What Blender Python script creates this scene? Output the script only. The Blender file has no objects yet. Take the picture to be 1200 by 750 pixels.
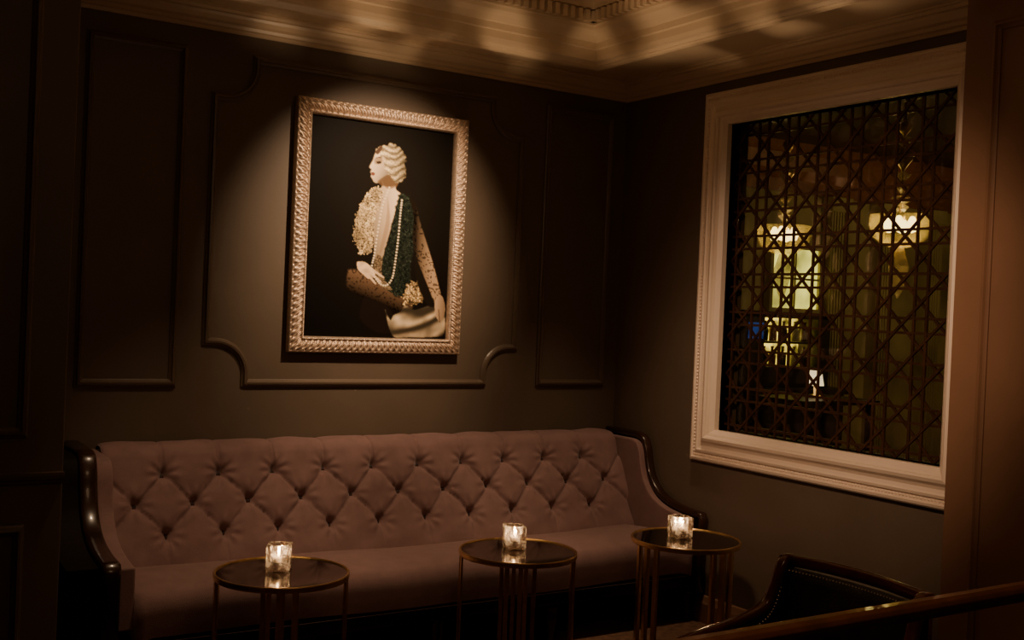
import bpy, math, random
import numpy as np
from mathutils import Vector, Matrix
random.seed(4); rng=np.random.default_rng(4)
scene=bpy.context.scene
COL=scene.collection
ORG={}

# ------------------------------------------------------------------ materials
def mat(name,color,rough=0.6,metal=0.0,nscale=20,var=0.15,bump=0.0,bscale=80,spec=0.5,coat=0.0,sheen=0.0):
    m=bpy.data.materials.new(name); m.use_nodes=True
    nt=m.node_tree; b=nt.nodes['Principled BSDF']
    tc=nt.nodes.new('ShaderNodeTexCoord')
    n=nt.nodes.new('ShaderNodeTexNoise'); n.inputs['Scale'].default_value=nscale; n.inputs['Detail'].default_value=4
    nt.links.new(tc.outputs['Object'],n.inputs['Vector'])
    r=nt.nodes.new('ShaderNodeValToRGB')
    c=Vector(color)
    r.color_ramp.elements[0].color=(*(c*(1-var)),1); r.color_ramp.elements[1].color=(*(c*(1+var)),1)
    r.color_ramp.elements[0].position=.3; r.color_ramp.elements[1].position=.7
    nt.links.new(n.outputs['Fac'],r.inputs['Fac']); nt.links.new(r.outputs['Color'],b.inputs['Base Color'])
    b.inputs['Roughness'].default_value=rough; b.inputs['Metallic'].default_value=metal
    b.inputs['Specular IOR Level'].default_value=spec; b.inputs['Coat Weight'].default_value=coat
    b.inputs['Sheen Weight'].default_value=sheen
    if bump>0:
        n2=nt.nodes.new('ShaderNodeTexNoise'); n2.inputs['Scale'].default_value=bscale; n2.inputs['Detail'].default_value=3
        nt.links.new(tc.outputs['Object'],n2.inputs['Vector'])
        bp=nt.nodes.new('ShaderNodeBump'); bp.inputs['Strength'].default_value=bump; bp.inputs['Distance'].default_value=.01
        nt.links.new(n2.outputs['Fac'],bp.inputs['Height']); nt.links.new(bp.outputs['Normal'],b.inputs['Normal'])
    return m
def emis(name,color,strength,nscale=8,var=.5):
    m=bpy.data.materials.new(name); m.use_nodes=True; nt=m.node_tree; nt.nodes.clear()
    o=nt.nodes.new('ShaderNodeOutputMaterial'); e=nt.nodes.new('ShaderNodeEmission')
    tc=nt.nodes.new('ShaderNodeTexCoord'); n=nt.nodes.new('ShaderNodeTexNoise'); n.inputs['Scale'].default_value=nscale
    r=nt.nodes.new('ShaderNodeValToRGB'); c=Vector(color)
    r.color_ramp.elements[0].color=(*(c*(1-var)),1); r.color_ramp.elements[1].color=(*c,1)
    r.color_ramp.elements[0].position=.35; r.color_ramp.elements[1].position=.6
    nt.links.new(tc.outputs['Object'],n.inputs['Vector']); nt.links.new(n.outputs['Fac'],r.inputs['Fac'])
    nt.links.new(r.outputs['Color'],e.inputs['Color']); e.inputs['Strength'].default_value=strength
    nt.links.new(e.outputs[0],o.inputs[0]); return m
def iceglass(name,tint=(1,.94,.85)):
    m=bpy.data.materials.new(name); m.use_nodes=True; nt=m.node_tree; nt.nodes.clear()
    o=nt.nodes.new('ShaderNodeOutputMaterial'); g=nt.nodes.new('ShaderNodeBsdfGlass'); t=nt.nodes.new('ShaderNodeBsdfTransparent'); s=nt.nodes.new('ShaderNodeBsdfTranslucent')
    g.inputs['Roughness'].default_value=.01; g.inputs['Color'].default_value=(*tint,1); t.inputs['Color'].default_value=(*tint,1); s.inputs['Color'].default_value=(*tint,1)
    tc=nt.nodes.new('ShaderNodeTexCoord'); n=nt.nodes.new('ShaderNodeTexNoise'); n.inputs['Scale'].default_value=34; nt.links.new(tc.outputs['Object'],n.inputs['Vector'])
    bp=nt.nodes.new('ShaderNodeBump'); bp.inputs['Strength'].default_value=.3; bp.inputs['Distance'].default_value=.01; nt.links.new(n.outputs['Fac'],bp.inputs['Height']); nt.links.new(bp.outputs['Normal'],g.inputs['Normal'])
    x=nt.nodes.new('ShaderNodeMixShader'); x.inputs[0].default_value=.25
    nt.links.new(g.outputs[0],x.inputs[1]); nt.links.new(t.outputs[0],x.inputs[2])
    rr=nt.nodes.new('ShaderNodeMapRange'); rr.inputs['From Min'].default_value=.48; rr.inputs['From Max'].default_value=.62; rr.inputs['To Min'].default_value=.02; rr.inputs['To Max'].default_value=.34
    nt.links.new(n.outputs['Fac'],rr.inputs['Value'])
    y=nt.nodes.new('ShaderNodeMixShader'); nt.links.new(rr.outputs[0],y.inputs[0]); nt.links.new(x.outputs[0],y.inputs[1]); nt.links.new(s.outputs[0],y.inputs[2])
    nt.links.new(y.outputs[0],o.inputs[0]); return m
def panemat(name,k=.06,tint=(.9,.88,.8),glow=0,gcol=(1,.7,.3)):
    m=bpy.data.materials.new(name); m.use_nodes=True; nt=m.node_tree; nt.nodes.clear()
    o=nt.nodes.new('ShaderNodeOutputMaterial'); g=nt.nodes.new('ShaderNodeBsdfGlossy'); t=nt.nodes.new('ShaderNodeBsdfTransparent')
    g.inputs['Roughness'].default_value=.03; t.inputs['Color'].default_value=(*tint,1)
    x=nt.nodes.new('ShaderNodeMixShader'); x.inputs[0].default_value=k
    nt.links.new(t.outputs[0],x.inputs[1]); nt.links.new(g.outputs[0],x.inputs[2])
    if glow>0:
        s=nt.nodes.new('ShaderNodeBsdfTranslucent'); s.inputs['Color'].default_value=(*gcol,1)
        y=nt.nodes.new('ShaderNodeMixShader'); y.inputs[0].default_value=glow
        nt.links.new(x.outputs[0],y.inputs[1]); nt.links.new(s.outputs[0],y.inputs[2]); nt.links.new(y.outputs[0],o.inputs[0])
    else: nt.links.new(x.outputs[0],o.inputs[0])
    return m

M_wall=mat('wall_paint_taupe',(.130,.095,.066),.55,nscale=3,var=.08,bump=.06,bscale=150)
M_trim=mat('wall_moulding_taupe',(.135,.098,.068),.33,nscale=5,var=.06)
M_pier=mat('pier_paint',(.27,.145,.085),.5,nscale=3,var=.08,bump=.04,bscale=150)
M_ceil=mat('ceiling_paint',(.54,.39,.25),.40,nscale=3,var=.06)
M_white=mat('frame_white_paint',(.85,.70,.56),.4,nscale=2,var=.02)
M_floor=mat('floor_carpet',(.16,.08,.045),.85,nscale=30,var=.35,bump=.4,bscale=300)
M_fab=mat('mauve_velvet',(.250,.148,.136),.75,nscale=14,var=.10,bump=.2,bscale=260,spec=.3,sheen=.18)
M_btn=mat('mauve_button',(.04,.022,.02),.7,nscale=40,var=.1)
M_blk=mat('black_lacquer',(.014,.009,.006),.3,nscale=6,var=.3,coat=.25)
M_matte=mat('black_stained_side',(.010,.006,.0045),.7,nscale=6,var=.3,spec=.15)
M_armw=mat('dark_polished_wood',(.030,.012,.006),.26,nscale=8,var=.4,coat=.3)
M_brass=mat('brass',(.85,.60,.29),.3,1,nscale=30,var=.12)
M_mirror=mat('smoked_mirror',(.22,.18,.14),.05,1,nscale=4,var=.08)
M_silver=mat('champagne_leaf',(.62,.47,.35),.40,.6,nscale=60,var=.25,bump=.2,bscale=200)
M_wood=mat('mahogany',(.12,.032,.016),.18,nscale=10,var=.4,coat=.6)
M_rail=mat('rail_wood',(.26,.10,.045),.35,nscale=12,var=.3,coat=.3)
M_leather=mat('black_leather',(.030,.030,.033),.32,nscale=20,var=.3,bump=.3,bscale=140)
M_nail=mat('nailhead',(.4,.32,.24),.4,1,nscale=50,var=.1)
M_lat=mat('bronze_lattice',(.060,.027,.012),.35,.35,nscale=12,var=.4)
M_glass=iceglass('pressed_glass')
M_crystal=panemat('crystal',.25,(.95,.93,.88),.2,(1,.8,.5))
M_globe=panemat('globe_glass',.08,(.97,.95,.88),.09,(1,.8,.35))
M_pane=panemat('window_glass',.04,(.9,.88,.8))
M_wax=mat('wax',(.85,.75,.6),.5,nscale=20,var=.05)
M_flame=emis('flame',(1,.66,.32),55,3,.1)
M_bulb=emis('bulb',(1,.78,.30),9,3,.1)
M_cream=mat('lounge_cream',(.46,.38,.20),.6,nscale=1.2,var=.5)
M_dark=mat('dark_cabinet',(.03,.018,.012),.4,nscale=8,var=.3)

# ------------------------------------------------------------------ helpers
def make(name,verts,faces,m,parent=None,smooth=False,bevel=0,kind=None,label=None):
    me=bpy.data.meshes.new(name)
    o=ORG.get(parent.name,(0,0,0)) if parent else (0,0,0)
    vs=[(v[0]-o[0],v[1]-o[1],v[2]-o[2]) for v in verts]
    me.from_pydata(vs,[],[tuple(f) for f in faces]); me.update()
    import bmesh
    bm=bmesh.new(); bm.from_mesh(me); bmesh.ops.recalc_face_normals(bm,faces=bm.faces); bm.to_mesh(me); bm.free()
    if m: me.materials.append(m)
    if smooth:
        for p in me.polygons: p.use_smooth=True
    ob=bpy.data.objects.new(name,me); COL.objects.link(ob)
    if parent: ob.parent=parent; ORG[ob.name]=o
    if bevel:
        b=ob.modifiers.new('bev','BEVEL'); b.width=bevel; b.segments=3; b.limit_method='ANGLE'
    if kind: ob['kind']=kind
    if label: ob['label']=label
    return ob
def empty(name,loc,label,cat,group=None,org=None):
    e=bpy.data.objects.new(name,None); e.empty_display_size=.1; e.location=loc; COL.objects.link(e)
    ORG[e.name]=tuple(loc) if org is None else org
    e['label']=label; e['category']=cat
    if group: e['group']=group
    return e
def boxvf(x0,x1,y0,y1,z0,z1,base=0):
    v=[(x0,y0,z0),(x1,y0,z0),(x1,y1,z0),(x0,y1,z0),(x0,y0,z1),(x1,y0,z1),(x1,y1,z1),(x0,y1,z1)]
    f=[(0,3,2,1),(4,5,6,7),(0,1,5,4),(1,2,6,5),(2,3,7,6),(3,0,4,7)]
    return v,[tuple(i+base for i in q) for q in f]
def boxes(name,lst,m,**k):
    V=[];F=[]
    for b in lst:
        v,f=boxvf(*b,base=len(V)); V+=v;F+=f
    return make(name,V,F,m,**k)
def sweep(pts,prof,mp,closed=True,side=1,closeprof=True):
    n=len(pts); V=[];F=[]
    P=[Vector(p) for p in pts]
    def nrm(a,b):
        d=(b-a).normalized(); return Vector((-d.y,d.x))*side
    for i in range(n):
        if closed: n1=nrm(P[i-1],P[i]); n2=nrm(P[i],P[(i+1)%n])
        else:
            n1=nrm(P[max(i-1,0)],P[max(i-1,0)+1]) ; n2=nrm(P[min(i,n-2)],P[min(i,n-2)+1])
        mm=(n1+n2)/(1+n1.dot(n2))
        for (o,h) in prof:
            q=P[i]+mm*o; V.append(mp(q.x,q.y,h))
    k=len(prof)
    for i in range(n if closed else n-1):
        i2=(i+1)%n
        for j in range(k if closeprof else k-1):
            j2=(j+1)%k
            F.append((i*k+j,i2*k+j,i2*k+j2,i*k+j2))
    if not closed and closeprof:
        F.append(tuple(range(k))); F.append(tuple((n-1)*k+j for j in range(k)))
    return V,F
def lathe(prof,c=(0,0,0),seg=24,base=0):
    V=[];F=[]
    for (r,z) in prof:
        for i in range(seg):
            a=2*math.pi*i/seg; V.append((c[0]+r*math.cos(a),c[1]+r*math.sin(a),c[2]+z))
    for j in range(len(prof)-1):
        for i in range(seg):
            i2=(i+1)%seg; F.append((base+j*seg+i,base+j*seg+i2,base+(j+1)*seg+i2,base+(j+1)*seg+i))
    F.append(tuple(base+i for i in range(seg))); F.append(tuple(base+(len(prof)-1)*seg+i for i in range(seg)))
    return V,F
def tube(pts,ra,rb,n=10,up=(0,0,1),base=0,power=1.0):
    P=[Vector(p) for p in pts]; V=[];F=[]; U0=Vector(up)
    for i,p in enumerate(P):
        t=(P[min(i+1,len(P)-1)]-P[max(i-1,0)]).normalized()
        s=t.cross(U0).normalized(); u=s.cross(t).normalized()
        A=ra[i] if isinstance(ra,(list,tuple)) else ra; B=rb[i] if isinstance(rb,(list,tuple)) else rb
        for k in range(n):
            a=2*math.pi*k/n; ca,sa=math.cos(a),math.sin(a)
            ca=math.copysign(abs(ca)**power,ca); sa=math.copysign(abs(sa)**power,sa)
            V.append(tuple(p+s*A*ca+u*B*sa))
    for i in range(len(P)-1):
        for k in range(n):
            k2=(k+1)%n; F.append((base+i*n+k,base+i*n+k2,base+(i+1)*n+k2,base+(i+1)*n+k))
    F.append(tuple(base+k for k in range(n))); F.append(tuple(base+(len(P)-1)*n+k for k in range(n)))
    return V,F
def smoothpath(pts,sub=6):
    P=[Vector(p) for p in pts]; out=[]
    for i in range(len(P)-1):
        p0=P[max(i-1,0)];p1=P[i];p2=P[i+1];p3=P[min(i+2,len(P)-1)]
        for k in range(sub):
            t=k/sub
            out.append(.5*((2*p1)+(-p0+p2)*t+(2*p0-5*p1+4*p2-p3)*t*t+(-p0+3*p1-3*p2+p3)*t**3))
    out.append(P[-1]); return out

# ------------------------------------------------------------------ room shell
SZ=2.93
boxes('wall_back',[(-6.2,0.12,0,.12,0,SZ+.5)],M_wall,kind='structure')
WY0,WY1,WZ0,WZ1=-2.235,-.885,1.015,2.605
boxes('wall_right',[(0,.12,WY1,0,0,3.43),(0,.12,-7.6,WY0,0,3.43),(0,.12,WY0,WY1,0,WZ0),(0,.12,WY0,WY1,WZ1,3.43)],M_wall,kind='structure')
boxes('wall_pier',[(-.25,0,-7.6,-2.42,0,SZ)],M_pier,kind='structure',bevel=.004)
boxes('wall_left',[(-6.2,-3.206,-.85,0,0,SZ)],M_wall,kind='structure',bevel=.006)
boxes('wall_side',[(-6.3,-6.2,-7.6,.12,0,3.43)],M_wall,kind='structure')
boxes('wall_front',[(-6.3,.12,-7.7,-7.6,0,3.43)],M_wall,kind='structure')
boxes('floor',[(-6.3,7.3,-7.7,2.7,-.1,0)],M_floor,kind='structure')
TX0,TX1,TY0,TY1=-5.2,-.50,-6.2,-.36
boxes('ceiling',[(-6.2,0,TY1,0,SZ,SZ+.08),(-6.2,0,-7.6,TY0,SZ,SZ+.08),(-6.2,TX0,TY0,TY1,SZ,SZ+.08),(TX1,0,TY0,TY1,SZ,SZ+.08),
  (-6.2,0,-7.6,0,3.42,3.5),(TX0-.3,TX0-.15,TY0,TY1,SZ+.08,3.42),(TX1+.15,TX1+.3,TY0,TY1,SZ+.08,3.42),(TX0,TX1,TY1+.15,TY1+.3,SZ+.08,3.42),(TX0,TX1,TY0-.3,TY0-.15,SZ+.08,3.42)],M_ceil,kind='structure')
mpP=lambda x,y,h:(x,y,h)
crown=[(0,2.835),(.012,2.835),(.016,2.85),(.03,2.855),(.036,2.868),(.055,2.876),(.072,2.893),(.078,2.905),(.098,2.908),(.102,2.92),(.115,2.922),(.115,2.93),(0,2.93)]
V,F=sweep([(-3.206,0),(0,0),(0,-2.42)],crown,mpP,closed=False,side=-1)
make('trim_1',V,F,M_ceil,kind='structure')
tp=[(-.05,2.93),(-.05,2.905),(-.035,2.900),(-.02,2.905),(-.015,2.915),(0,2.912),(.01,2.925),(.03,2.93),(.035,2.95),(.035,2.985),(.05,2.99),(.05,3.02),(.06,3.025),(.075,3.05),(.10,3.07),(.105,3.085),(.12,3.09),(.12,3.16),(.14,3.165),(.145,3.19),(.17,3.21),(.21,3.235),(.235,3.27),(.24,3.30),(.27,3.305),(.27,3.33),(.29,3.34),(.29,3.42),(-.05,3.42)]
loop=[(TX0,TY0),(TX1,TY0),(TX1,TY1),(TX0,TY1)]
V,F=sweep(loop,tp,mpP,closed=True,side=1)
make('trim_2',V,F,M_ceil,kind='structure')
L=[]
x=TX1-.12
while x>-3.6:
    L.append((x-.026,x,TY1-.150,TY1-.115,3.10,3.155)); x-=.048
y=TY1-.12
while y>-3.2:
    L.append((TX1-.150,TX1-.115,y-.026,y,3.10,3.155)); y-=.048
boxes('trim_3',L,M_ceil,kind='structure')

pm=[(-.018,0),(-.018,.008),(-.011,.012),(-.006,.023),(.003,.025),(.008,.016),(.013,.011),(.018,.007),(.018,0)]
mpB=lambda x,z,h:(x,-h,z)
def rect(x0,x1,z0,z1): return [(x0,z0),(x1,z0),(x1,z1),(x0,z1)]
def notched(x0,x1,z0,z1,s=.045,r=.15):
    out=[]
    def arc(cx,cz,a0,a1):
        for k in range(13):
            a=math.radians(a0+(a1-a0)*k/12); out.append((cx+r*math.cos(a),cz+r*math.sin(a)))
    S=s+r
    out.append((x0,z0+S)); arc(x0+s,z0+s,90,0); out.append((x0+S,z0))
    out.append((x1-S,z0)); arc(x1-s,z0+s,180,90); out.append((x1,z0+S))
    out.append((x1,z1-S)); arc(x1-s,z1-s,270,180); out.append((x1-S,z1))
    out.append((x0+S,z1)); arc(x0+s,z1-s,360,270); out.append((x0,z1-S))
    return out
n=4
for path in (notched(-2.44,-.72,1.19,2.73),rect(-3.0,-2.59,1.19,2.73),rect(-.55,-.11,1.19,2.73)):
    V,F=sweep(path,pm,mpB); make('trim_%d'%n,V,F,M_trim,kind='structure'); n+=1
mpL=lambda x,z,h:(x,-.85-h,z)
for path in (rect(-4.6,-3.35,1.08,2.73),rect(-4.6,-3.35,.2,.73)):
    V,F=sweep(path,pm,mpL); make('trim_%d'%n,V,F,M_trim,kind='structure'); n+=1
rail=[(0,.895),(.012,.895),(.016,.905),(.03,.912),(.034,.925),(.034,.935),(0,.935)]
V,F=sweep([(-6.2,-.85),(-3.206,-.85)],rail,mpP,closed=False,side=-1); make('trim_%d'%n,V,F,M_trim,kind='structure'); n+=1
bb=[(0,0),(.025,0),(.025,.10),(.018,.115),(.012,.135),(0,.14)]
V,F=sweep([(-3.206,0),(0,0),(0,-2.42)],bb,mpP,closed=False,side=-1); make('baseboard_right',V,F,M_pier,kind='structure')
V,F=sweep([(-6.2,-.85),(-3.206,-.85)],bb,mpP,closed=False,side=-1); make('baseboard_left',V,F,M_trim,kind='structure')
mpR=lambda y,z,h:(-.25-h,y,z)
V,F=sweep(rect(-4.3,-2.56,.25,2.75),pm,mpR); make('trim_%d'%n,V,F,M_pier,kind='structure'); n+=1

# ------------------------------------------------------------------ window with lattice screen
win=bpy.data.objects.new('window_1',None); win.location=(0,-1.56,WZ0); COL.objects.link(win); win['kind']='structure'; ORG['window_1']=tuple(win.location)
win['label']='interior window with moulded white frame and bronze lattice screen'
mpW=lambda y,z,h:(-h,y,z)
wp=[(0,0),(0,.03),(.008,.04),(.02,.044),(.026,.036),(.045,.034),(.05,.046),(.062,.05),(.07,.043),(.085,.04),(.10,.048),(.115,.066),(.13,.072),(.138,.066),(.142,.055),(.155,.05),(.165,.04),(.175,.03),(.175,-.06),(.168,-.06),(.168,0)]
pts=[(-2.41,.84),(-.71,.84),(-.71,2.78),(-2.41,2.78)]
V,F=sweep(pts,wp,mpW,side=1); make('window_frame',V,F,M_white,parent=win,label='white painted stepped picture-frame moulding')
V=[];F=[]
def bead(cx,cy,cz,r):
    b=len(V)
    v=[(0,0,1),(1,0,0),(0,1,0),(-1,0,0),(0,-1,0),(0,0,-1)]
    for q in v: V.append((cx+q[0]*r, cy+q[1]*r, cz+q[2]*r))
    for f in ((0,1,2),(0,2,3),(0,3,4),(0,4,1),(5,2,1),(5,3,2),(5,4,3),(5,1,4)): F.append(tuple(b+i for i in f))
o=.035
for (a,b) in (((-2.41+o,.84+o),(-.71-o,.84+o)),((-.71-o,.84+o),(-.71-o,2.78-o)),((-2.41+o,2.78-o),(-.71-o,2.78-o))):
    d=math.dist(a,b); k=int(d/.018)
    for i in range(k+1):
        t=i/k; bead(-.036,a[0]+(b[0]-a[0])*t,a[1]+(b[1]-a[1])*t,.0078)
make('bead_moulding',V,F,M_white,parent=win)
def clip(p,d,y0,y1,z0,z1):
    t0,t1=-1e9,1e9
    for (s,dd,lo,hi) in ((p[0],d[0],y0,y1),(p[1],d[1],z0,z1)):
        if abs(dd)<1e-9:
            if s<lo or s>hi: return None
        else:
            a,b=(lo-s)/dd,(hi-s)/dd
            if a>b:a,b=b,a
            t0=max(t0,a);t1=min(t1,b)
    return (t0,t1) if t1-t0>.01 else None
V=[];F=[]
Pd=.195; g=.165*Pd; y0,y1,z0,z1=WY0,WY1,WZ0,WZ1
def strip(p,d,x0,x1,w=.0060):
    c=clip(p,d,y0,y1,z0,z1)
    if not c: return
    l=math.hypot(*d); nx,nz=-d[1]/l*w,d[0]/l*w; b=len(V)
    a=(p[0]+d[0]*c[0],p[1]+d[1]*c[0]); e=(p[0]+d[0]*c[1],p[1]+d[1]*c[1])
    for X in (x0,x1):
        for q,s in ((a,1),(a,-1),(e,-1),(e,1)): V.append((X,q[0]+nx*s,q[1]+nz*s))
    F.extend([tuple(b+i for i in f) for f in ((0,1,2,3),(7,6,5,4),(0,4,5,1),(1,5,6,2),(2,6,7,3),(3,7,4,0))])
for k in range(-2,14):
    for s in (-1,1):
        strip((y1-k*Pd+s*g,0),(0,1),.034,.044); strip((0,z0+k*Pd+s*g),(1,0),.037,.047)
for k in range(-20,26):
    c=(k+.5)*Pd
    strip((y1+c,z0),(1,1),.040,.050); strip((y1+c,z0),(1,-1),.031,.041)
make('lattice_screen',V,F,M_lat,parent=win,label='dark bronze lattice of octagons and stars')
boxes('window_pane',[(.062,.068,WY0,WY1,WZ0,WZ1)],M_pane,parent=win,label='clear glass')

# ------------------------------------------------------------------ neighbouring lounge seen through the window
boxes('wall_lounge_far',[(.12,7.3,2.5,2.6,0,3.3)],M_cream,kind='structure')
boxes('wall_lounge_side',[(7.2,7.3,-3.5,2.5,0,3.3)],M_cream,kind='structure')
boxes('wall_lounge_near',[(.12,7.2,-3.6,-3.5,0,3.3)],M_cream,kind='structure')
boxes('ceiling_lounge',[(.12,7.3,-3.6,2.6,3.3,3.4)],M_dark,kind='structure')
M_corn=mat('lounge_cornice',(.30,.12,.06),.5)
V,F=sweep([(.12,2.5),(7.2,2.5),(7.2,-3.5)],[(0,2.85),(.03,2.85),(.04,2.97),(.12,3.05),(.16,3.2),(.22,3.24),(.22,3.3),(0,3.3)],mpP,closed=False,side=-1)
make('trim_%d'%n,V,F,M_corn,kind='structure'); n+=1
w2=bpy.data.objects.new('window_2',None); w2.location=(4.1,2.5,1.7); COL.objects.link(w2); w2['kind']='structure'; ORG['window_2']=(4.1,2.5,1.7)
boxes('window_pane',[(3.78,4.42,2.46,2.47,1.72,2.30)],emis('green_glow',(.72,.66,.13),2.6,3,.75),parent=w2)
boxes('window_frame',[(3.74,3.78,2.43,2.5,1.68,2.34),(4.42,4.46,2.43,2.5,1.68,2.34),(3.78,4.42,2.43,2.5,2.30,2.34),(3.78,4.42,2.43,2.5,1.68,1.72),(4.08,4.1,2.44,2.5,1.72,2.3),(3.78,4.42,2.44,2.5,2.0,2.02)],M_cream,parent=w2)
def column(x,y,w,lbl):
    e=empty('column',(x,y,0),lbl,'column',group='lounge pilasters')
    boxes('column_shaft',[(x-w/2,x+w/2,y-.05,y+.06,.2,2.75)]+[(x-w/2+.02+i*(w-.04)/5,x-w/2+.04+i*(w-.04)/5,y-.062,y-.05,.25,2.7) for i in range(5)],M_cream,parent=e)
    boxes('column_base',[(x-w/2-.03,x+w/2+.03,y-.08,y+.06,0,.2)],M_cream,parent=e,bevel=.01)
    boxes('column_capital',[(x-w/2-.03,x+w/2+.03,y-.08,y+.06,2.70,2.85)],M_cream,parent=e,bevel=.01)
for cx in (4.64,5.35,6.15): column(cx,2.44,.24,'cream fluted pilaster against the lounge wall')
bar=empty('bar_cabinet',(3.75,2.25,0),'dark wooden bar cabinet with glowing amber shelf niche','cabinet')
boxes('cabinet_body',[(3.2,4.35,2.0,2.49,0,.92),(3.15,4.4,1.96,2.49,.92,.97),(3.2,3.46,2.2,2.49,.97,1.68),(4.18,4.35,2.2,2.49,.97,1.68),(3.2,4.35,2.2,2.49,1.62,1.68),(3.46,4.18,2.2,2.49,.97,1.16),(3.46,4.18,2.2,2.45,1.38,1.40)],M_dark,parent=bar,bevel=.004)
boxes('lit_panel',[(3.46,4.18,2.45,2.485,1.16,1.62)],emis('amber_glow',(.95,.72,.10),2.8,7,.9),parent=bar,label='glowing amber back panel')
boxes('display_screen',[(3.25,3.43,2.185,2.2,1.42,1.57)],emis('blue_glow',(.03,.07,.30),.7,6,.6),parent=bar,label='small dim blue glowing screen')
bprof=[(.001,0),(.035,0),(.037,.01),(.037,.10),(.03,.125),(.014,.14),(.013,.175),(.016,.177),(.016,.19),(.001,.19)]
cols=[(.02,.05,.02),(.25,.09,.02),(.08,.05,.02),(.5,.45,.35),(.05,.02,.01)]
bm0=[mat('bottle_glass_%d'%i,c,.15,nscale=9,var=.2) for i,c in enumerate(cols)]
V,F=lathe(bprof,seg=14)
for i in range(10):
    ob=make('bottle',V,F,bm0[i%5],smooth=True)
    ob.location=(3.56+.13*(i%5)+.02*math.sin(i*5),2.30,(1.162 if i<5 else 1.402)); ob['category']='bottle'; ob['label']=('green','amber','brown','pale','dark brown')[i%5]+' glass bottle on the bar cabinet shelf'; ob['group']='bottles on the bar cabinet'
t=empty('lounge_table',(3.0,1.2,0),'dark wooden table standing in the lounge','table')
boxes('tabletop',[(2.6,3.5,.9,1.5,.93,.97)],M_dark,parent=t,bevel=.005)
for (a,b) in ((2.64,.94),(3.42,.94),(2.64,1.42),(3.42,1.42)): boxes('leg',[(a,a+.04,b,b+.04,0,.93)],M_dark,parent=t)
lp=empty('table_lamp',(3.05,1.2,.97),'small table lamp with pale glowing shade','lamp')
V,F=lathe([(.001,0),(.06,0),(.06,.015),(.015,.03),(.012,.12),(.001,.12)],(3.05,1.2,.97)); make('lamp_base',V,F,M_brass,parent=lp,smooth=True)
V,F=lathe([(.07,.10),(.045,.24),(.04,.24),(.065,.10)],(3.05,1.2,.97)); make('lamp_shade',V,F,emis('lamp_shade_glow',(1,.8,.5),2,6,.2),parent=lp,smooth=True)
def pendant(x,y,z):
    e=empty('pendant_lamp',(x,y,3.3),'crystal pendant with clear glass bowl and warm glowing bulbs','lamp',group='lounge pendant lamps',org=(x,y,3.3))
    V,F=lathe([(.001,3.3),(.07,3.3),(.07,3.27),(.02,3.24),(.012,3.2),(.012,3.0),(.035,2.98),(.045,2.95),(.03,2.92),(.012,2.9),(.012,2.8),(.05,2.77),(.06,2.73),(.03,2.69),(.012,2.66),(.012,z+.1),(.03,z+.08),(.03,z+.04),(.001,z+.04)],(x,y,0),16)
    make('pendant_stem',V,F,M_brass,parent=e,smooth=True,label='turned brass stem')
    for k in range(5):
        zz=(2.86,2.62,2.54,2.46,2.40)[k]; r=(.07,.055,.06,.07,.05)[k]
        v,f=lathe([(.001,zz-.05),(r*.8,zz-.01),(r,zz+.01),(.001,zz+.03)],(x,y,0),8)
        make('crystal_bead',v,f,M_crystal,parent=e,label='faceted clear crystal drop')
    V,F=lathe([(.05,z-.15),(.12,z-.13),(.18,z-.08),(.21,z),(.205,z+.07),(.20,z+.07),(.205,z),(.175,z-.075),(.115,z-.123),(.05,z-.142)],(x,y,0),32)
    make('glass_bowl',V,F,M_globe,parent=e,smooth=True)
    for k in range(4):
        a=k*1.57+.5
        cx,cy=x+.075*math.cos(a),y+.075*math.sin(a)
        V,F=lathe([(.001,-.05),(.025,-.04),(.04,0),(.03,.03),(.015,.06),(.001,.065)],(cx,cy,z),12); make('bulb',V,F,M_bulb,parent=e,smooth=True)
    V,F=lathe([(.001,z-.5),(.03,z-.45),(.055,z-.36),(.07,z-.28),(.045,z-.2),(.03,z-.15),(.001,z-.145)],(x,y,0),10)
    make('crystal_finial',V,F,M_crystal,parent=e)
    return e
pendant(2.25,-.2,2.28); pendant(2.33,.94,2.26)

# ------------------------------------------------------------------ picture
pic=empty('framed_picture',(-1.57,-.03,1.34),'sepia portrait of seated woman in ornate champagne frame','picture')
FX0,FX1,FZ0,FZ1=-2.05,-1.09,1.342,2.588; FW=.080
V=[];F=[]
prof=[(0,0),(0,.026),(.003,.036),(.008,.040)]+[(.011+.052*i/12,.036+.012*math.sin(math.pi*i/12)) for i in range(13)]+[(.067,.044),(.072,.044),(.076,.034),(.080,.028),(.080,.012),(.080,0)]
corn=[(FX0,FZ0),(FX1,FZ0),(FX1,FZ1),(FX0,FZ1)]; ins=[(1,1),(-1,1),(-1,-1),(1,-1)]
for s in range(4):
    a,b=Vector(corn[s]),Vector(corn[(s+1)%4]); ia,ib=Vector(ins[s]),Vector(ins[(s+1)%4])
    Ln=(b-a).length; N=int(Ln/.0025); base=len(V); nc=round(Ln/.036); cell=Ln/nc
    for i in range(N+1):
        tt=i/N
        for (o,h) in prof:
            p=(a+ia*o).lerp(b+ib*o,tt)
            sd=tt*Ln; hh=h
            if .010<o<.064:
                q=(o-.037)/.026
                ph=(sd/cell)%1.0; cx=(ph-.5)*2
                arch=math.sqrt(cx*cx+(q*.8-.25)**2)
                hh+=.0065*math.cos(arch*6.0)*(1-.3*abs(q))-.003*math.exp(-(abs(cx)-1)**2/.02)
            if o in(.067,.072): hh+=.003*math.cos(sd/.009*2*math.pi)
            V.append((p.x,-.012-hh,p.y))
    k=len(prof)
    for i in range(N):
        for j in range(k-1):
            F.append((base+i*k+j,base+(i+1)*k+j,base+(i+1)*k+j+1,base+i*k+j+1))
make('picture_frame',V,F,M_silver,parent=pic,smooth=True,label='ornate embossed champagne-silver frame')
GX,GY=300,440
A,B=np.meshgrid(np.linspace(0,1,GX),np.linspace(0,1,GY))
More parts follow.
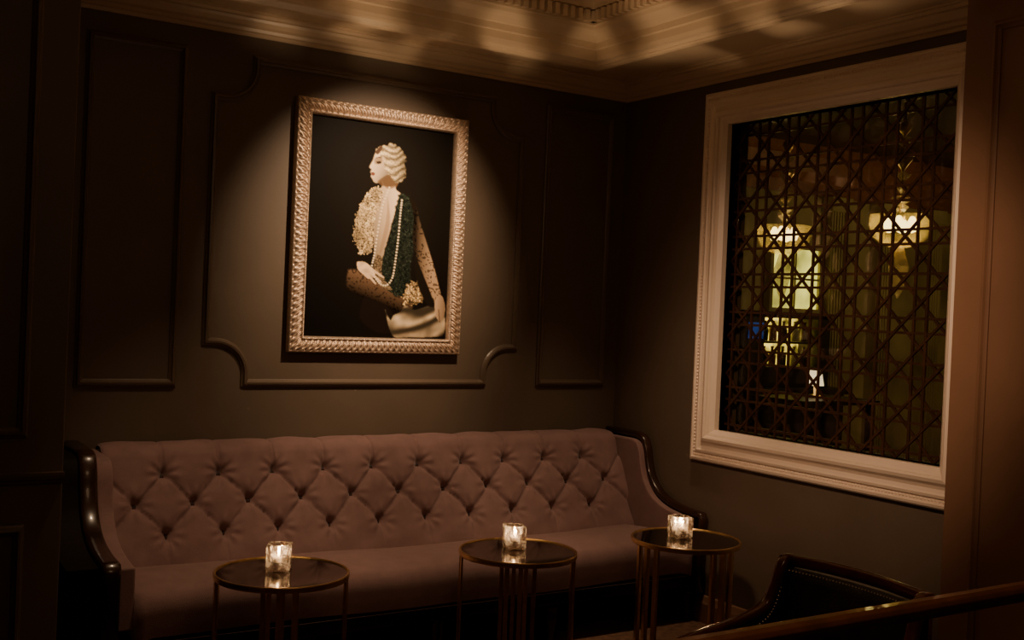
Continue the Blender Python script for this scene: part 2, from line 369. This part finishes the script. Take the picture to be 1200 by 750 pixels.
TL=np.array((366,136.));TR=np.array((532,158.));BR=np.array((524,402.));BL=np.array((355,396.))
PX=(1-B)*((1-A)*TL[0]+A*TR[0])+B*((1-A)*BL[0]+A*BR[0]); PY=(1-B)*((1-A)*TL[1]+A*TR[1])+B*((1-A)*BL[1]+A*BR[1])
def blur(m,k=1):
    for _ in range(k):
        p=np.pad(m,1,mode='edge'); m=(p[:-2,1:-1]+p[2:,1:-1]+p[1:-1,:-2]+p[1:-1,2:]+2*p[1:-1,1:-1])/6
    return m
def smn(k,seed):
    m=blur(np.random.default_rng(seed).random(PX.shape),k); m=(m-m.mean())/m.std(); return np.clip(.5+m*.28,0,1)
n2,n5,n40=smn(1,1),smn(6,2),smn(60,3)
def inpoly(poly,jit=0):
    X=PX+jit*(n5-.5)*2; Y=PY+jit*(smn(8,7)-.5)*2 if jit else PY
    r=np.zeros(PX.shape,bool); q=[(p.x,p.y) for p in smoothpath([(*v,0) for v in poly+[poly[0]]],4)][:-1]; nn=len(q)
    for i in range(nn):
        x1,y1=q[i];x2,y2=q[(i+1)%nn]
        if y1==y2: continue
        r^=((y1>Y)!=(y2>Y))&(X<(x2-x1)*(Y-y1)/(y2-y1)+x1)
    return r.astype(float)
img=np.zeros((GY,GX,3)); vg=np.exp(-((PX-450)**2/5000+(PY-260)**2/16000))
img[:]=np.array((.005,.004,.003)); img+=vg[...,None]*np.array((.007,.005,.0035))
def lay(poly,col,shade=None,b=1,alpha=1,jit=0):
    m=blur(inpoly(poly,jit),b)*alpha; c=np.array(col)[None,None,:]*np.ones(img.shape)
    if shade is not None: c=c*shade[...,None]
    img[:]=img*(1-m[...,None])+c*m[...,None]
def sh(x0,y0,x1,y1,a,b):
    t=((PX-x0)*(x1-x0)+(PY-y0)*(y1-y0))/((x1-x0)**2+(y1-y0)**2); return a+(b-a)*np.clip(t,0,1)
# legs
lay([(407,318),(418,319),(432,329),(450,338),(470,343),(482,350),(480,370),(462,376),(448,362),(425,352),(406,340)],(.20,.12,.07),sh(430,324,420,348,1,.04)*(1-.6*(n5>.72)),5)
lay([(425,350),(450,360),(460,372),(464,390),(440,392),(420,375)],(.012,.008,.006),None,4)
# satin drape
u_=(PX-450)*.10+(PY-360)*.30+1.8*np.sin(PX*.06)+.9*np.sin(PY*.2+PX*.1)
fold=.5+.5*np.sin(u_)
lay([(450,366),(456,378),(460,372),(468,368),(474,361),(484,366),(497,363),(511,359),(521,366),(522,394),(508,398),(478,398),(462,398),(455,388)],(.80,.62,.40),.06+.85*fold**1.5*sh(0,402,0,372,.55,1)*(.6+.7*n40),2)
# neck and chest
lay([(441,210),(446,219),(440,228),(436,246),(436,285),(439,313),(446,306),(453,280),(462,248),(469,232),(461,223),(462,208)],(.92,.68,.44),sh(438,0,466,0,.5,1.1)*sh(0,320,0,250,.6,1),2)
lay([(452,232),(450,262),(443,295),(446,297),(455,264)],(.30,.18,.10),None,3,.6)
lay([(445,211),(462,207),(463,220),(451,223)],(.22,.12,.06),None,3,.8)
# beaded sleeve
lay([(441,220),(433,224),(426,232),(420,244),(415,256),(413,272),(414,286),(419,294),(420,300),(431,298),(436,284),(436,264),(441,247),(447,230)],(.95,.70,.38),(.05+1.25*n2*(.45+.9*n40))*sh(412,0,425,0,.55,1),0,1,2)
# dress
lay([(466,229),(478,232),(486,250),(487,275),(482,300),(480,325),(485,345),(466,350),(448,338),(441,322),(447,303),(455,276),(461,248)],(.018,.024,.017),.3+7*np.clip(n2-.70,0,1)+.7*n5,2,1,1.5)
lay([(440,300),(446,305),(446,325),(458,342),(444,337),(435,322)],(.24,.17,.10),.1+1.3*n2,1)
lay([(471,352),(473,341),(480,333),(490,334),(496,342),(495,354),(486,359),(476,359)],(.85,.58,.28),.05+1.9*n2*n5,1,1,3)
# near arm
lay([(477,232),(485,240),(490,260),(498,284),(506,308),(513,332),(518,352),(519,364),(511,362),(504,345),(494,322),(486,302),(482,280),(483,256)],(.42,.28,.17),(sh(486,0,506,0,.06,1.1)*(1-.7*(n5>.70))*sh(0,240,0,310,.5,1)),2)
lay([(484,300),(494,322),(506,350),(511,362),(500,360),(488,335)],(.012,.009,.006),None,4)
lay([(512,350),(519,350),(523,364),(521,376),(516,380),(511,372),(510,360)],(.55,.37,.23),sh(510,0,524,0,1.1,.4),1)
lay([(514,366),(515.5,366),(517,380),(515.5,380)],(.1,.06,.04),None,1,.7)
# hand with fingers on the beads
lay([(417,309),(425,309),(433,315),(438,323),(435,328),(426,324),(418,318)],(.85,.60,.38),n40*.7+.5,1)
for (a,b,c,d) in ((434,318,447,327),(432,322,444,332),(428,323,438,334),(422,320,430,328)):
    dx,dy=c-a,d-b; l=math.hypot(dx,dy); nx,ny=-dy/l*1.3,dx/l*1.3
    lay([(a+nx,b+ny),(c+nx*.7,d+ny*.7),(c-nx*.7,d-ny*.7),(a-nx,b-ny)],(.85,.60,.38),None,1)
# face in profile
lay([(442,175),(438,181),(436,187),(434.5,191),(431,198),(433.5,200.5),(432,204),(433.5,206),(432.8,209),(434.5,212),(437,216),(444,215.5),(452,209),(456,198),(452,183)],(.98,.74,.50),sh(434,196,452,206,1.05,.30),2)
lay([(436.5,188),(442,186.5),(446,189),(444,194),(437,194)],(.25,.15,.08),None,3,.75)
lay([(437,187.3),(443,185.8),(446,187.8),(442,187.6)],(.10,.06,.03),None,1)
lay([(438.5,191.5),(443.5,191),(444.5,193.5),(440,194)],(.04,.025,.015),None,1)
lay([(432.8,203.8),(437,204.8),(436.5,207.5),(433.8,207.6)],(.20,.07,.05),None,1)
lay([(440,214.5),(452,207),(462,212),(463,219),(452,221),(444,219)],(.14,.08,.04),None,3,.9)
# waved hair
wv=.5+.5*np.sin((PY-172)*.78+2.2*np.sin((PX-440)*.24)+.05*PX+2.0*n40)
lay([(438,182),(441,175),(450,171.5),(461,172.5),(469,178),(473,187),(472,196),(474,205),(470,213),(463,216),(457,213),(454,207),(449,200),(448,191),(445,185)],(1.0,.78,.46),(.24+.70*wv)*sh(478,0,452,0,.12,1)*(.6+.8*n2),2,1,1.5)
lay([(437,181),(443,173.5),(446,175),(441,183)],(.10,.06,.04),None,1)
# pearls
pl=smoothpath([(454,222,0),(446,244,0),(441,272,0),(437,300,0),(434,318,0),(441,332,0),(450,337,0),(458,328,0),(462,305,0),(465,280,0),(467,255,0),(469,236,0)],14)
last=None
for p in pl:
    if last is None or (p-last).length>=2.5:
        last=p.copy(); d=np.sqrt((PX-p.x)**2+(PY-p.y)**2); m=np.clip(1.55-d,0,1)[...,None]; img=img*(1-m)+np.array((.95,.80,.56))*m
img=np.clip(img,0,1)
ix0,ix1,iz0,iz1=FX0+FW-.004,FX1-FW+.004,FZ0+FW-.004,FZ1-FW+.004
vx=ix0+(ix1-ix0)*A; vz=iz1-(iz1-iz0)*B
me=bpy.data.meshes.new('print')
o=ORG[pic.name]
co=np.stack([vx-o[0],np.full(vx.shape,-.022-o[1]),vz-o[2]],-1).reshape(-1,3)
idx=np.arange(GX*GY).reshape(GY,GX)
fc=np.stack([idx[:-1,:-1],idx[1:,:-1],idx[1:,1:],idx[:-1,1:]],-1).reshape(-1,4)
me.from_pydata(co.tolist(),[],fc.tolist())
at=me.color_attributes.new('print_tone','FLOAT_COLOR','POINT')
at.data.foreach_set('color',np.concatenate([img,np.ones((GY,GX,1))],-1).astype(np.float32).ravel())
mp_=bpy.data.materials.new('portrait_print'); mp_.use_nodes=True; nt=mp_.node_tree
an=nt.nodes.new('ShaderNodeAttribute'); an.attribute_name='print_tone'; nt.links.new(an.outputs['Color'],nt.nodes['Principled BSDF'].inputs['Base Color'])
nt.nodes['Principled BSDF'].inputs['Roughness'].default_value=.5; nt.nodes['Principled BSDF'].inputs['Specular IOR Level'].default_value=.05
me.materials.append(mp_)
pr=bpy.data.objects.new('print',me); COL.objects.link(pr); pr.parent=pic; pr['label']='flat sepia portrait print on dark ground'
boxes('picture_backing',[(ix0,ix1,-.019,-.002,iz0,iz1)],M_dark,parent=pic)

# ------------------------------------------------------------------ sofa
sofa=empty('sofa',(-1.58,-.45,0),'long mauve velvet sofa with tufted back and dark wooden arms','sofa')
SX0,SX1=-2.92,-.105
cw=(SX1-SX0)/11
base=[(-.365,.40),(-.345,.46),(-.30,.56),(-.25,.68),(-.205,.78),(-.175,.85),(-.158,.885),(-.13,.910),(-.085,.92),(-.045,.915),(-.025,.89)]
bp=smoothpath([(0,a,b) for a,b in base],12)
cum=[0]
for i in range(1,len(bp)): cum.append(cum[-1]+(bp[i]-bp[i-1]).length)
def zat(z):
    for i in range(len(bp)):
        if bp[i].z>=z: return cum[i]
r1,r2,r3=zat(.800),zat(.672),zat(.544); dr=(r1-r3)/2
btn=[(r1,0,10),(r2,.5,11),(r3,0,10)]
def fc_(c,w=.13): return (c/(c+w))*(1+w)
NX=11*40
V=[];F=[]
for i,(p,s) in enumerate(zip(bp,cum)):
    t=(bp[min(i+1,len(bp)-1)]-bp[max(i-1,0)]).normalized(); nn=Vector((0,-t.z,t.y))
    for k in range(NX+1):
        xx=SX0+(SX1-SX0)*k/NX; a=(xx-SX0)/cw
        va=abs(math.sin(math.pi*a))
        if s>=r1:
            tt=min(1,(s-r1)/.13); h=fc_(va,.08-.05*tt)*(.75+.25*va)
            amp=.030*(1-tt)+.013*tt; hh=amp*h+(.030-amp)*.9
        elif s<=r3:
            tt=min(1,(r3-s)/.13); h=fc_(va,.07)*(.75+.25*va); amp=.030*(1-tt)+.007*tt; hh=amp*h+(.030-amp)*.92
        else:
            q=(s-r3)/(2*dr)
            ca,cb=abs(math.sin(math.pi*(a+q))),abs(math.sin(math.pi*(a-q)))
            h=fc_(ca,.06)*fc_(cb,.06)*(.75+.25*math.sqrt(ca*cb)); hh=.030*h
        for (rs,off,cnt) in btn:
            ds=s-rs
            if abs(ds)<.12:
                ak=a-off; kk=round(ak)
                if (off==0 and not 1<=kk<=10) or (off and not 0<=kk<=10): continue
                dx=(ak-kk)*cw; d=math.hypot(dx,ds)
                if d<.12:
                    hh-=.030*math.exp(-(d/.026)**2)
                    hh+=.0042*math.cos(math.atan2(ds,dx)*8+1.7*math.sin(kk*3+rs*40))*math.exp(-((d-.050)/.028)**2)
        hh+=.0015*math.sin(xx*31+s*23)+.0015*math.sin(xx*17-s*41)
        p2=p+nn*(hh-.016)
        V.append((xx,p2.y,p2.z))
for i in range(len(bp)-1):
    for k in range(NX):
        b=i*(NX+1)+k; F.append((b,b+1,b+NX+2,b+NX+1))
b0=len(V)
V+=[(SX0,-.02,.89),(SX1,-.02,.89),(SX1,-.02,.35),(SX0,-.02,.35),(SX0,-.33,.35),(SX1,-.33,.35)]
F+=[(b0,b0+1,b0+2,b0+3),(b0+3,b0+2,b0+5,b0+4)]
make('tufted_backrest',V,F,M_fab,parent=sofa,smooth=True,label='diamond-tufted mauve velvet back')
def pt_at(s):
    for i in range(len(bp)):
        if cum[i]>=s:
            t=(bp[min(i+1,len(bp)-1)]-bp[max(i-1,0)]).normalized(); return bp[i],Vector((0,-t.z,t.y))
for s,off,cnt in btn:
    p,nn=pt_at(s)
    for k in range(cnt):
        xx=SX0+cw*((k+1) if off==0 else k+.5)
        c=Vector((xx,p.y,p.z))+nn*(-.042)
        V=[];F=[];seg=12
        for (r,h) in ((.013,0),(.014,.004),(.011,.009),(.004,.011)):
            for q in range(seg):
                a=2*math.pi*q/seg; V.append(tuple(c+Vector((1,0,0))*r*math.cos(a)+Vector((0,nn.z,-nn.y))*r*math.sin(a)+nn*h))
        for j in range(3):
            for q in range(seg): F.append((j*seg+q,j*seg+(q+1)%seg,(j+1)*seg+(q+1)%seg,(j+1)*seg+q))
        F.append(tuple(range(3*seg,4*seg))); F.append(tuple(range(seg)))
        make('tuft_button',V,F,M_btn,parent=sofa,smooth=True)
sp=smoothpath([(0,-.28,.405),(0,-.34,.425),(0,-.5,.445),(0,-.67,.452),(0,-.785,.445),(0,-.825,.425),(0,-.845,.385),(0,-.845,.33),(0,-.84,.27)],5)
V=[];F=[];NS=80
for p in sp:
    for k in range(NS+1):
        xx=SX0+(SX1-SX0)*k/NS
        e=min(k,NS-k)/NS
        V.append((xx,p.y,p.z+.006*math.sin(xx*2.2+1)+.003*math.sin(xx*7+p.y*9)-.02*max(0,1-e/.02)))
m_=len(sp)
for i in range(m_-1):
    for k in range(NS):
        b=i*(NS+1)+k; F.append((b,b+1,b+NS+2,b+NS+1))
b0=len(V); V+=[(SX0,-.28,.27),(SX1,-.28,.27)]
F.append((0,NS,b0+1,b0)); F.append(((m_-1)*(NS+1),(m_-1)*(NS+1)+NS,b0+1,b0))
F.append(tuple([i*(NS+1) for i in range(m_)]+[b0])); F.append(tuple([i*(NS+1)+NS for i in range(m_)]+[b0+1]))
make('seat',V,F,M_fab,parent=sofa,smooth=True,label='long mauve velvet bench seat')
boxes('seat_rail',[(SX0,SX1,-.83,-.04,.19,.27)],M_blk,parent=sofa,bevel=.008)
ap=[(-.30,.935),(-.345,.92),(-.375,.87),(-.395,.79),(-.43,.71),(-.495,.645),(-.59,.605),(-.71,.585),(-.82,.578)]
asm=smoothpath([(0,a,b) for a,b in ap],5)
outl=[(-.02,.935)]+[(p.y,p.z) for p in asm]
def slab(name,xo,xi,prof_yz,zb,m,label,bev=0):
    k=len(prof_yz); V=[]
    for X in (xo,xi):
        for a,b in prof_yz: V.append((X,a,b))
        for a,b in prof_yz: V.append((X,a,zb))
    F=[]
    for i in range(k-1):
        F.append((i,i+1,k+i+1,k+i)); F.append((2*k+i,2*k+i+1,3*k+i+1,3*k+i)); F.append((i,i+1,2*k+i+1,2*k+i)); F.append((k+i,k+i+1,3*k+i+1,3*k+i))
    F.append((0,k,3*k,2*k)); F.append((k-1,2*k-1,4*k-1,3*k-1))
    return make(name,V,F,m,parent=sofa,label=label,bevel=bev)
for (xo,xi,xc,hw,xp) in ((-3.175,-2.985,-3.02,.036,SX0),(-.02,-.065,-.045,.026,SX1)):
    slab('arm_side',xo,xi,[(a,b-.022) for a,b in outl],.16,M_matte,'black stained arm side')
    path=[(xc,-.02,.922)]+[(xc,p.y,p.z-.015) for p in asm]+[(xc,-.838,.562),(xc,-.850,.542),(xc,-.846,.50),(xc,-.840,.40),(xc,-.835,.16)]
    V,F=tube(path,hw,.017,16,up=(.0,-.3,1),power=.6)
    make('armrest',V,F,M_armw,parent=sofa,smooth=True,label='polished dark wood rail sweeping down the arm')
    pad=[(a,b-.035) for a,b in outl if a>-.815]
    slab('arm_padding',xi,xp,pad,.3,M_fab,'mauve velvet inner arm pad',.008)
lprof=[(.001,0),(.018,0),(.022,.02),(.018,.04),(.03,.09),(.036,.13),(.03,.155),(.038,.17),(.038,.19),(.001,.19)]
for lx in (-3.06,-2.2,-1.58,-.95,-.08):
    for ly in (-.785,-.1):
        V,F=lathe(lprof if (abs(lx+1.58)<1.3) else [(r,z*.84) for r,z in lprof],(lx,ly,0),18); make('leg',V,F,M_blk,parent=sofa,smooth=True)

# ------------------------------------------------------------------ side tables
H=.572; R=.25
def table_parts(parent):
    out=[]
    V,F=lathe([(.001,H-.012),(R-.006,H-.012),(R-.006,H-.001),(.001,H-.001)],(0,0,0),64); out.append(make('tabletop',V,F,M_mirror,parent=parent,label='smoked mirror glass'))
    rp=[(R-.008,H-.018),(R,H-.018),(R+.002,H-.014),(R+.002,H+.001),(R,H+.004),(R-.006,H+.004),(R-.008,H-.001)]
    V=[];F=[];S=72;k=len(rp)
    for i in range(S):
        a=2*math.pi*i/S
        for r,z in rp: V.append((r*math.cos(a),r*math.sin(a),z))
    for i in range(S):
        for j in range(k): F.append((i*k+j,((i+1)%S)*k+j,((i+1)%S)*k+(j+1)%k,i*k+(j+1)%k))
    out.append(make('rim',V,F,M_brass,parent=parent,smooth=False,label='brass rim'))
    V2=[(v[0],v[1],v[2]-H+.018) for v in V]
    out.append(make('base_ring',V2,F,M_brass,parent=parent,label='brass base ring'))
    for g_ in range(4):
        for s in (-1,0,1):
            a=math.radians(90*g_+13*s); r0=R-.006
            c,s_=math.cos(a),math.sin(a)
            V=[];
            for z in (.01,H-.016):
                for dr_,dt in ((-.004,-.009),(.004,-.009),(.004,.009),(-.004,.009)):
                    V.append(((r0+dr_)*c-dt*s_,(r0+dr_)*s_+dt*c,z))
            F=[(0,1,2,3),(4,5,6,7),(0,1,5,4),(1,2,6,5),(2,3,7,6),(3,0,4,7)]
            out.append(make('leg',V,F,M_brass,parent=parent))
    return out
tabs=[((-2.478,-1.186),247),((-1.438,-1.216),240),((-.568,-1.299),273)]
e0=None
for i,(p,rot) in enumerate(tabs):
    lab='round brass side table with smoked mirror top before the sofa'
    if i==0:
        e0=empty('side_table',(p[0],p[1],0),lab,'table',group='brass side tables',org=(0,0,0)); parts=table_parts(e0); e0.rotation_euler=(0,0,math.radians(rot))
    else:
        e=e0.copy(); e.location=(p[0],p[1],0); COL.objects.link(e); e['label']=lab if i==1 else 'round brass side table with smoked mirror top beside the wall'; e.rotation_euler=(0,0,math.radians(rot))
        for q in parts:
            c=q.copy(); c.parent=e; COL.objects.link(c)
def sqpt(a,h):
    c,s=math.cos(a),math.sin(a); m=max(abs(c),abs(s)); return (h*c/m,h*s/m)
S=40
V=[];F=[]
rings=[('s',.041,0),('s',.0445,.0035),('s',.0445,.0925),('s',.042,.096),('c',.035,.096),('c',.033,.092),('c',.030,.030),('c',.023,.025)]
for kd,r,z in rings:
    for i in range(S):
        a=2*math.pi*(i+.5)/S
        x_,y_=sqpt(a,r) if kd=='s' else (r*math.cos(a),r*math.sin(a)); V.append((x_,y_,z))
for j in range(len(rings)-1):
    for i in range(S): F.append((j*S+i,j*S+(i+1)%S,(j+1)*S+(i+1)%S,(j+1)*S+i))
F.append(tuple(range(S))); F.append(tuple(range((len(rings)-1)*S,len(rings)*S)))
cpos=[(-2.475,-1.14,-28),(-1.42,-1.155,-20),(-.562,-1.25,-10)]
h0=None
for i,(x_,y_,rt) in enumerate(cpos):
    if i==0:
        h0=make('candle_holder',V,F,M_glass); h=h0
    else: h=h0.copy(); COL.objects.link(h)
    h.location=(x_,y_,H+.0005); h.rotation_euler=(0,0,math.radians(rt)); h['category']='candle holder'; h['label']='chunky clear glass cube candle holder on a brass side table'; h['group']='glass candle holders'
t0=None
for i,(x_,y_,rt) in enumerate(cpos):
    if i==0:
        t0=empty('tealight_candle',(x_,y_,H+.030),'small lit tealight inside a glass cube holder','candle',group='tealights',org=(0,0,0))
        v,f=lathe([(.001,0),(.02,0),(.0205,.002),(.0205,.016),(.019,.0165),(.018,.014),(.001,.0135)],(0,0,0),24); p1=make('wax',v,f,M_wax,parent=t0,smooth=True)
        v,f=lathe([(.0008,.013),(.0008,.021)],(0,0,0),8); p2=make('wick',v,f,M_dark,parent=t0)
        v,f=lathe([(.0005,.020),(.004,.023),(.0055,.028),(.0045,.036),(.0018,.043),(.0004,.046)],(0,0,0),14); p3=make('flame',v,f,M_flame,parent=t0,smooth=True,label='warm yellow flame')
    else:
        e=t0.copy(); e.location=(x_,y_,H+.030); COL.objects.link(e)
        for q in (p1,p2,p3):
            c=q.copy(); c.parent=e; COL.objects.link(c)

# ------------------------------------------------------------------ armchair
ch=empty('armchair',(-1.47,-2.79,0),'mahogany armchair with black leather and nailhead trim','armchair')
yc=-2.79
def bx(u): return -1.175-.03*(abs(1-2*u))**2
back=[(bx(u/12)-.0,yc+.275*(1-2*u/12),.795+.006*math.sin(math.pi*u/12)) for u in range(13)]
V,F=tube(back,.015,.020,12,power=.6); make('back_rail',V,F,M_wood,parent=ch,smooth=True,label='polished mahogany top rail')
for sgn in (1,-1):
    yy=yc+.27*sgn
    arm=smoothpath([(-1.195,yy,.80),(-1.228,yy,.800),(-1.250,yy,.768),(-1.272,yy+.005*sgn,.70),(-1.31,yy+.01*sgn,.645),(-1.40,yy+.02*sgn,.61),(-1.53,yy+.02*sgn,.588),(-1.64,yy+.015*sgn,.575),(-1.69,yy,.565),(-1.715,yy,.545),(-1.71,yy,.525)],5)
    V,F=tube(arm,.02,.016,12,up=(0,0,1),power=.6); make('arm',V,F,M_wood,parent=ch,smooth=True,label='sweeping mahogany arm')
    pts=[(p.x,p.z-.012) for p in arm if p.z>.57]+[(-1.66,.40),(-1.2,.40)]
    k=len(pts); V=[(a,yy-.012,b) for a,b in pts]+[(a,yy+.012,b) for a,b in pts]
    F=[tuple(range(k)),tuple(range(2*k-1,k-1,-1))]+[(i,(i+1)%k,k+(i+1)%k,k+i) for i in range(k)]
    make('arm_panel',V,F,M_leather,parent=ch,label='black leather side panel')
    V,F=tube([(-1.69,yy,.53),(-1.68,yy,.42),(-1.675,yy,.3),(-1.68,yy,0)],[.018,.022,.022,.014],[.018,.022,.022,.014],12,up=(1,0,0)); make('leg',V,F,M_wood,parent=ch,smooth=True)
    V,F=tube([(-1.20,yy,.79),(-1.205,yy,.5),(-1.20,yy,.3),(-1.16,yy,0)],[.014,.018,.02,.014],[.014,.018,.02,.014],12,up=(1,0,0)); make('leg',V,F,M_wood,parent=ch,smooth=True)
V=[];F=[];NA=24;NB=10
for j in range(NB+1):
    z=.40+.375*j/NB
    for i in range(NA+1):
        u=i/NA; y_=yc+.255*(1-2*u)
        V.append((bx(u)-.024-.022*math.sin(math.pi*j/NB)*math.sin(math.pi*u)-.03*(1-j/NB),y_,z))
nf=len(V)
for j in range(NB+1):
    z=.40+.375*j/NB
    for i in range(NA+1):
        u=i/NA; V.append((bx(u)+.012,yc+.255*(1-2*u),z))
for j in range(NB):
    for i in range(NA):
        b=j*(NA+1)+i
        F.append((b,b+1,b+NA+2,b+NA+1)); F.append((nf+b,nf+b+1,nf+b+NA+2,nf+b+NA+1))
for i in range(NA): F.append((i,i+1,nf+i+1,nf+i)); b=NB*(NA+1)+i; F.append((b,b+1,nf+b+1,nf+b))
for j in range(NB):
    for b in (j*(NA+1),j*(NA+1)+NA): F.append((b,b+NA+1,nf+b+NA+1,nf+b))
make('back_upholstery',V,F,M_leather,parent=ch,smooth=True,label='black leather inner back')
boxes('seat',[(-1.69,-1.2,yc-.25,yc+.25,.34,.455)],M_leather,parent=ch,bevel=.03,label='black leather seat cushion')
boxes('seat_rail',[(-1.69,-1.19,yc-.262,yc+.262,.27,.34)],M_wood,parent=ch,bevel=.006)
V=[];F=[]
def nail(c,r=.0034):
    b=len(V)
    for q in ((0,0,1),(1,0,0),(0,1,0),(-1,0,0),(0,-1,0),(0,0,-1)): V.append((c[0]+q[0]*r,c[1]+q[1]*r,c[2]+q[2]*r))
    for f in ((0,1,2),(0,2,3),(0,3,4),(0,4,1),(5,2,1),(5,3,2),(5,4,3),(5,1,4)): F.append(tuple(b+i for i in f))
for i in range(40):
    u=i/39; nail((bx(u)-.027,yc+.245*(1-2*u),.768))
for sgn in (1,-1):
    arm2=smoothpath([(-1.250,0,.735),(-1.275,0,.665),(-1.32,0,.617),(-1.41,0,.584),(-1.53,0,.560),(-1.64,0,.547)],6)
    for p in arm2: nail((p.x,yc+.27*sgn-.013*sgn,p.z-.005))
nl=make('nailhead_trim',V,F,M_nail,parent=ch,kind='stuff',label='row of small silver nailheads')

# ------------------------------------------------------------------ railing
rl=empty('stair_railing',(-1.6,-3.46,0),'polished brown wooden handrail on dark turned posts','railing')
rpf=[(-.024,-.010),(-.027,.002),(-.022,.012),(-.010,.018),(.010,.018),(.022,.012),(.027,.002),(.024,-.010),(.016,-.016),(.016,-.026),(-.016,-.026),(-.016,-.016)]
V=[];F=[];k=len(rpf)
for x_ in (-3.1,-.25):
    for a,b in rpf: V.append((x_,-3.46+a,.938+b))
F=[(i,(i+1)%k,k+(i+1)%k,k+i) for i in range(k)]+[tuple(range(k)),tuple(range(k,2*k))]
make('handrail',V,F,M_rail,parent=rl,bevel=.002,label='polished brown handrail')
for x_ in (-3.0,-2.1,-1.2,-.32):
    V,F=lathe([(.04,0),(.04,.05),(.016,.08),(.014,.2),(.024,.24),(.014,.3),(.018,.5),(.014,.7),(.022,.76),(.014,.8),(.014,.915)],(x_,-3.46,0),16); make('post',V,F,M_blk,parent=rl,smooth=True)

# ------------------------------------------------------------------ lights
def aim(o,t): o.rotation_euler=(Vector(t)-o.location).to_track_quat('-Z','Y').to_euler()
def spot(loc,tgt,e,size,blend=.6,col=(1,.68,.42),r=.04,name='spot'):
    l=bpy.data.lights.new(name,'SPOT'); l.energy=e; l.spot_size=math.radians(size); l.spot_blend=blend; l.color=col; l.shadow_soft_size=r
    o=bpy.data.objects.new(name,l); o.location=loc; COL.objects.link(o); aim(o,tgt); return o
def point(loc,e,col=(1,.62,.35),r=.1,name='glow'):
    l=bpy.data.lights.new(name,'POINT'); l.energy=e; l.color=col; l.shadow_soft_size=r
    o=bpy.data.objects.new(name,l); o.location=loc; COL.objects.link(o); return o
spot((-1.5,-1.35,2.9),(-1.57,0,1.93),225,58,1.0,name='picture_spot',r=.02)
for sx in (-2.5,-1.5,-.55):
    spot((sx,-1.15,2.9),(sx,-.5,.45),68,52,1.0,name='sofa_spot',r=.05)
spot((-2.8,-3.2,2.75),(-.1,-1.75,1.5),240,42,1.0,name='window_wash',r=.1,col=(1,.64,.40))
point((-2.6,-3.8,2.4),9,r=.3,name='ambient')
g_=spot((-1.7,-1.5,1.65),(-1.7,-1.5,3.4),68,112,.25,name='chandelier_sparkle',r=.02,col=(1,.72,.44))
g_.data.use_nodes=True; nt=g_.data.node_tree; em=nt.nodes['Emission']
tc=nt.nodes.new('ShaderNodeTexCoord'); vo=nt.nodes.new('ShaderNodeTexNoise'); vo.inputs['Scale'].default_value=5.5; vo.inputs['Detail'].default_value=0.3
rp_=nt.nodes.new('ShaderNodeValToRGB'); rp_.color_ramp.elements[0].position=.46; rp_.color_ramp.elements[1].position=.64; rp_.color_ramp.elements[0].color=(.16,.16,.16,1)
nt.links.new(tc.outputs['Normal'],vo.inputs['Vector']); nt.links.new(vo.outputs['Fac'],rp_.inputs['Fac']); nt.links.new(rp_.outputs['Color'],em.inputs['Strength'])
for (x_,y_,_) in cpos: point((x_,y_,H+.072),1.5,r=.006,name='candle_light')
for (a,b) in ((2.25,-.2),(2.33,.94)): point((a,b,2.32),20,col=(1,.74,.3),r=.04,name='pendant_light')
point((5.2,.6,2.4),17,col=(1,.74,.35),r=.2,name='lounge_light')

w=bpy.data.worlds.new('world'); scene.world=w; w.use_nodes=True
w.node_tree.nodes['Background'].inputs['Color'].default_value=(1,.7,.45,1); w.node_tree.nodes['Background'].inputs['Strength'].default_value=.003

# ------------------------------------------------------------------ camera
cam=bpy.data.cameras.new('camera'); cam.lens=38.52; cam.sensor_width=36; co=bpy.data.objects.new('camera',cam); COL.objects.link(co)
yaw=math.radians(32.66); pit=math.radians(-.6); rol=math.radians(2.48)
r0=Vector((math.cos(yaw),-math.sin(yaw),0)); f0=Vector((math.sin(yaw)*math.cos(pit),math.cos(yaw)*math.cos(pit),math.sin(pit))); u0=r0.cross(f0)
cr=math.cos(rol)*r0+math.sin(rol)*u0; cu=-math.sin(rol)*r0+math.cos(rol)*u0
Mx=Matrix.Identity(4)
for i in range(3): Mx[i][0]=cr[i]; Mx[i][1]=cu[i]; Mx[i][2]=-f0[i]
Mx[0][3],Mx[1][3],Mx[2][3]=-4.005,-5.094,1.6
co.matrix_world=Mx; scene.camera=co
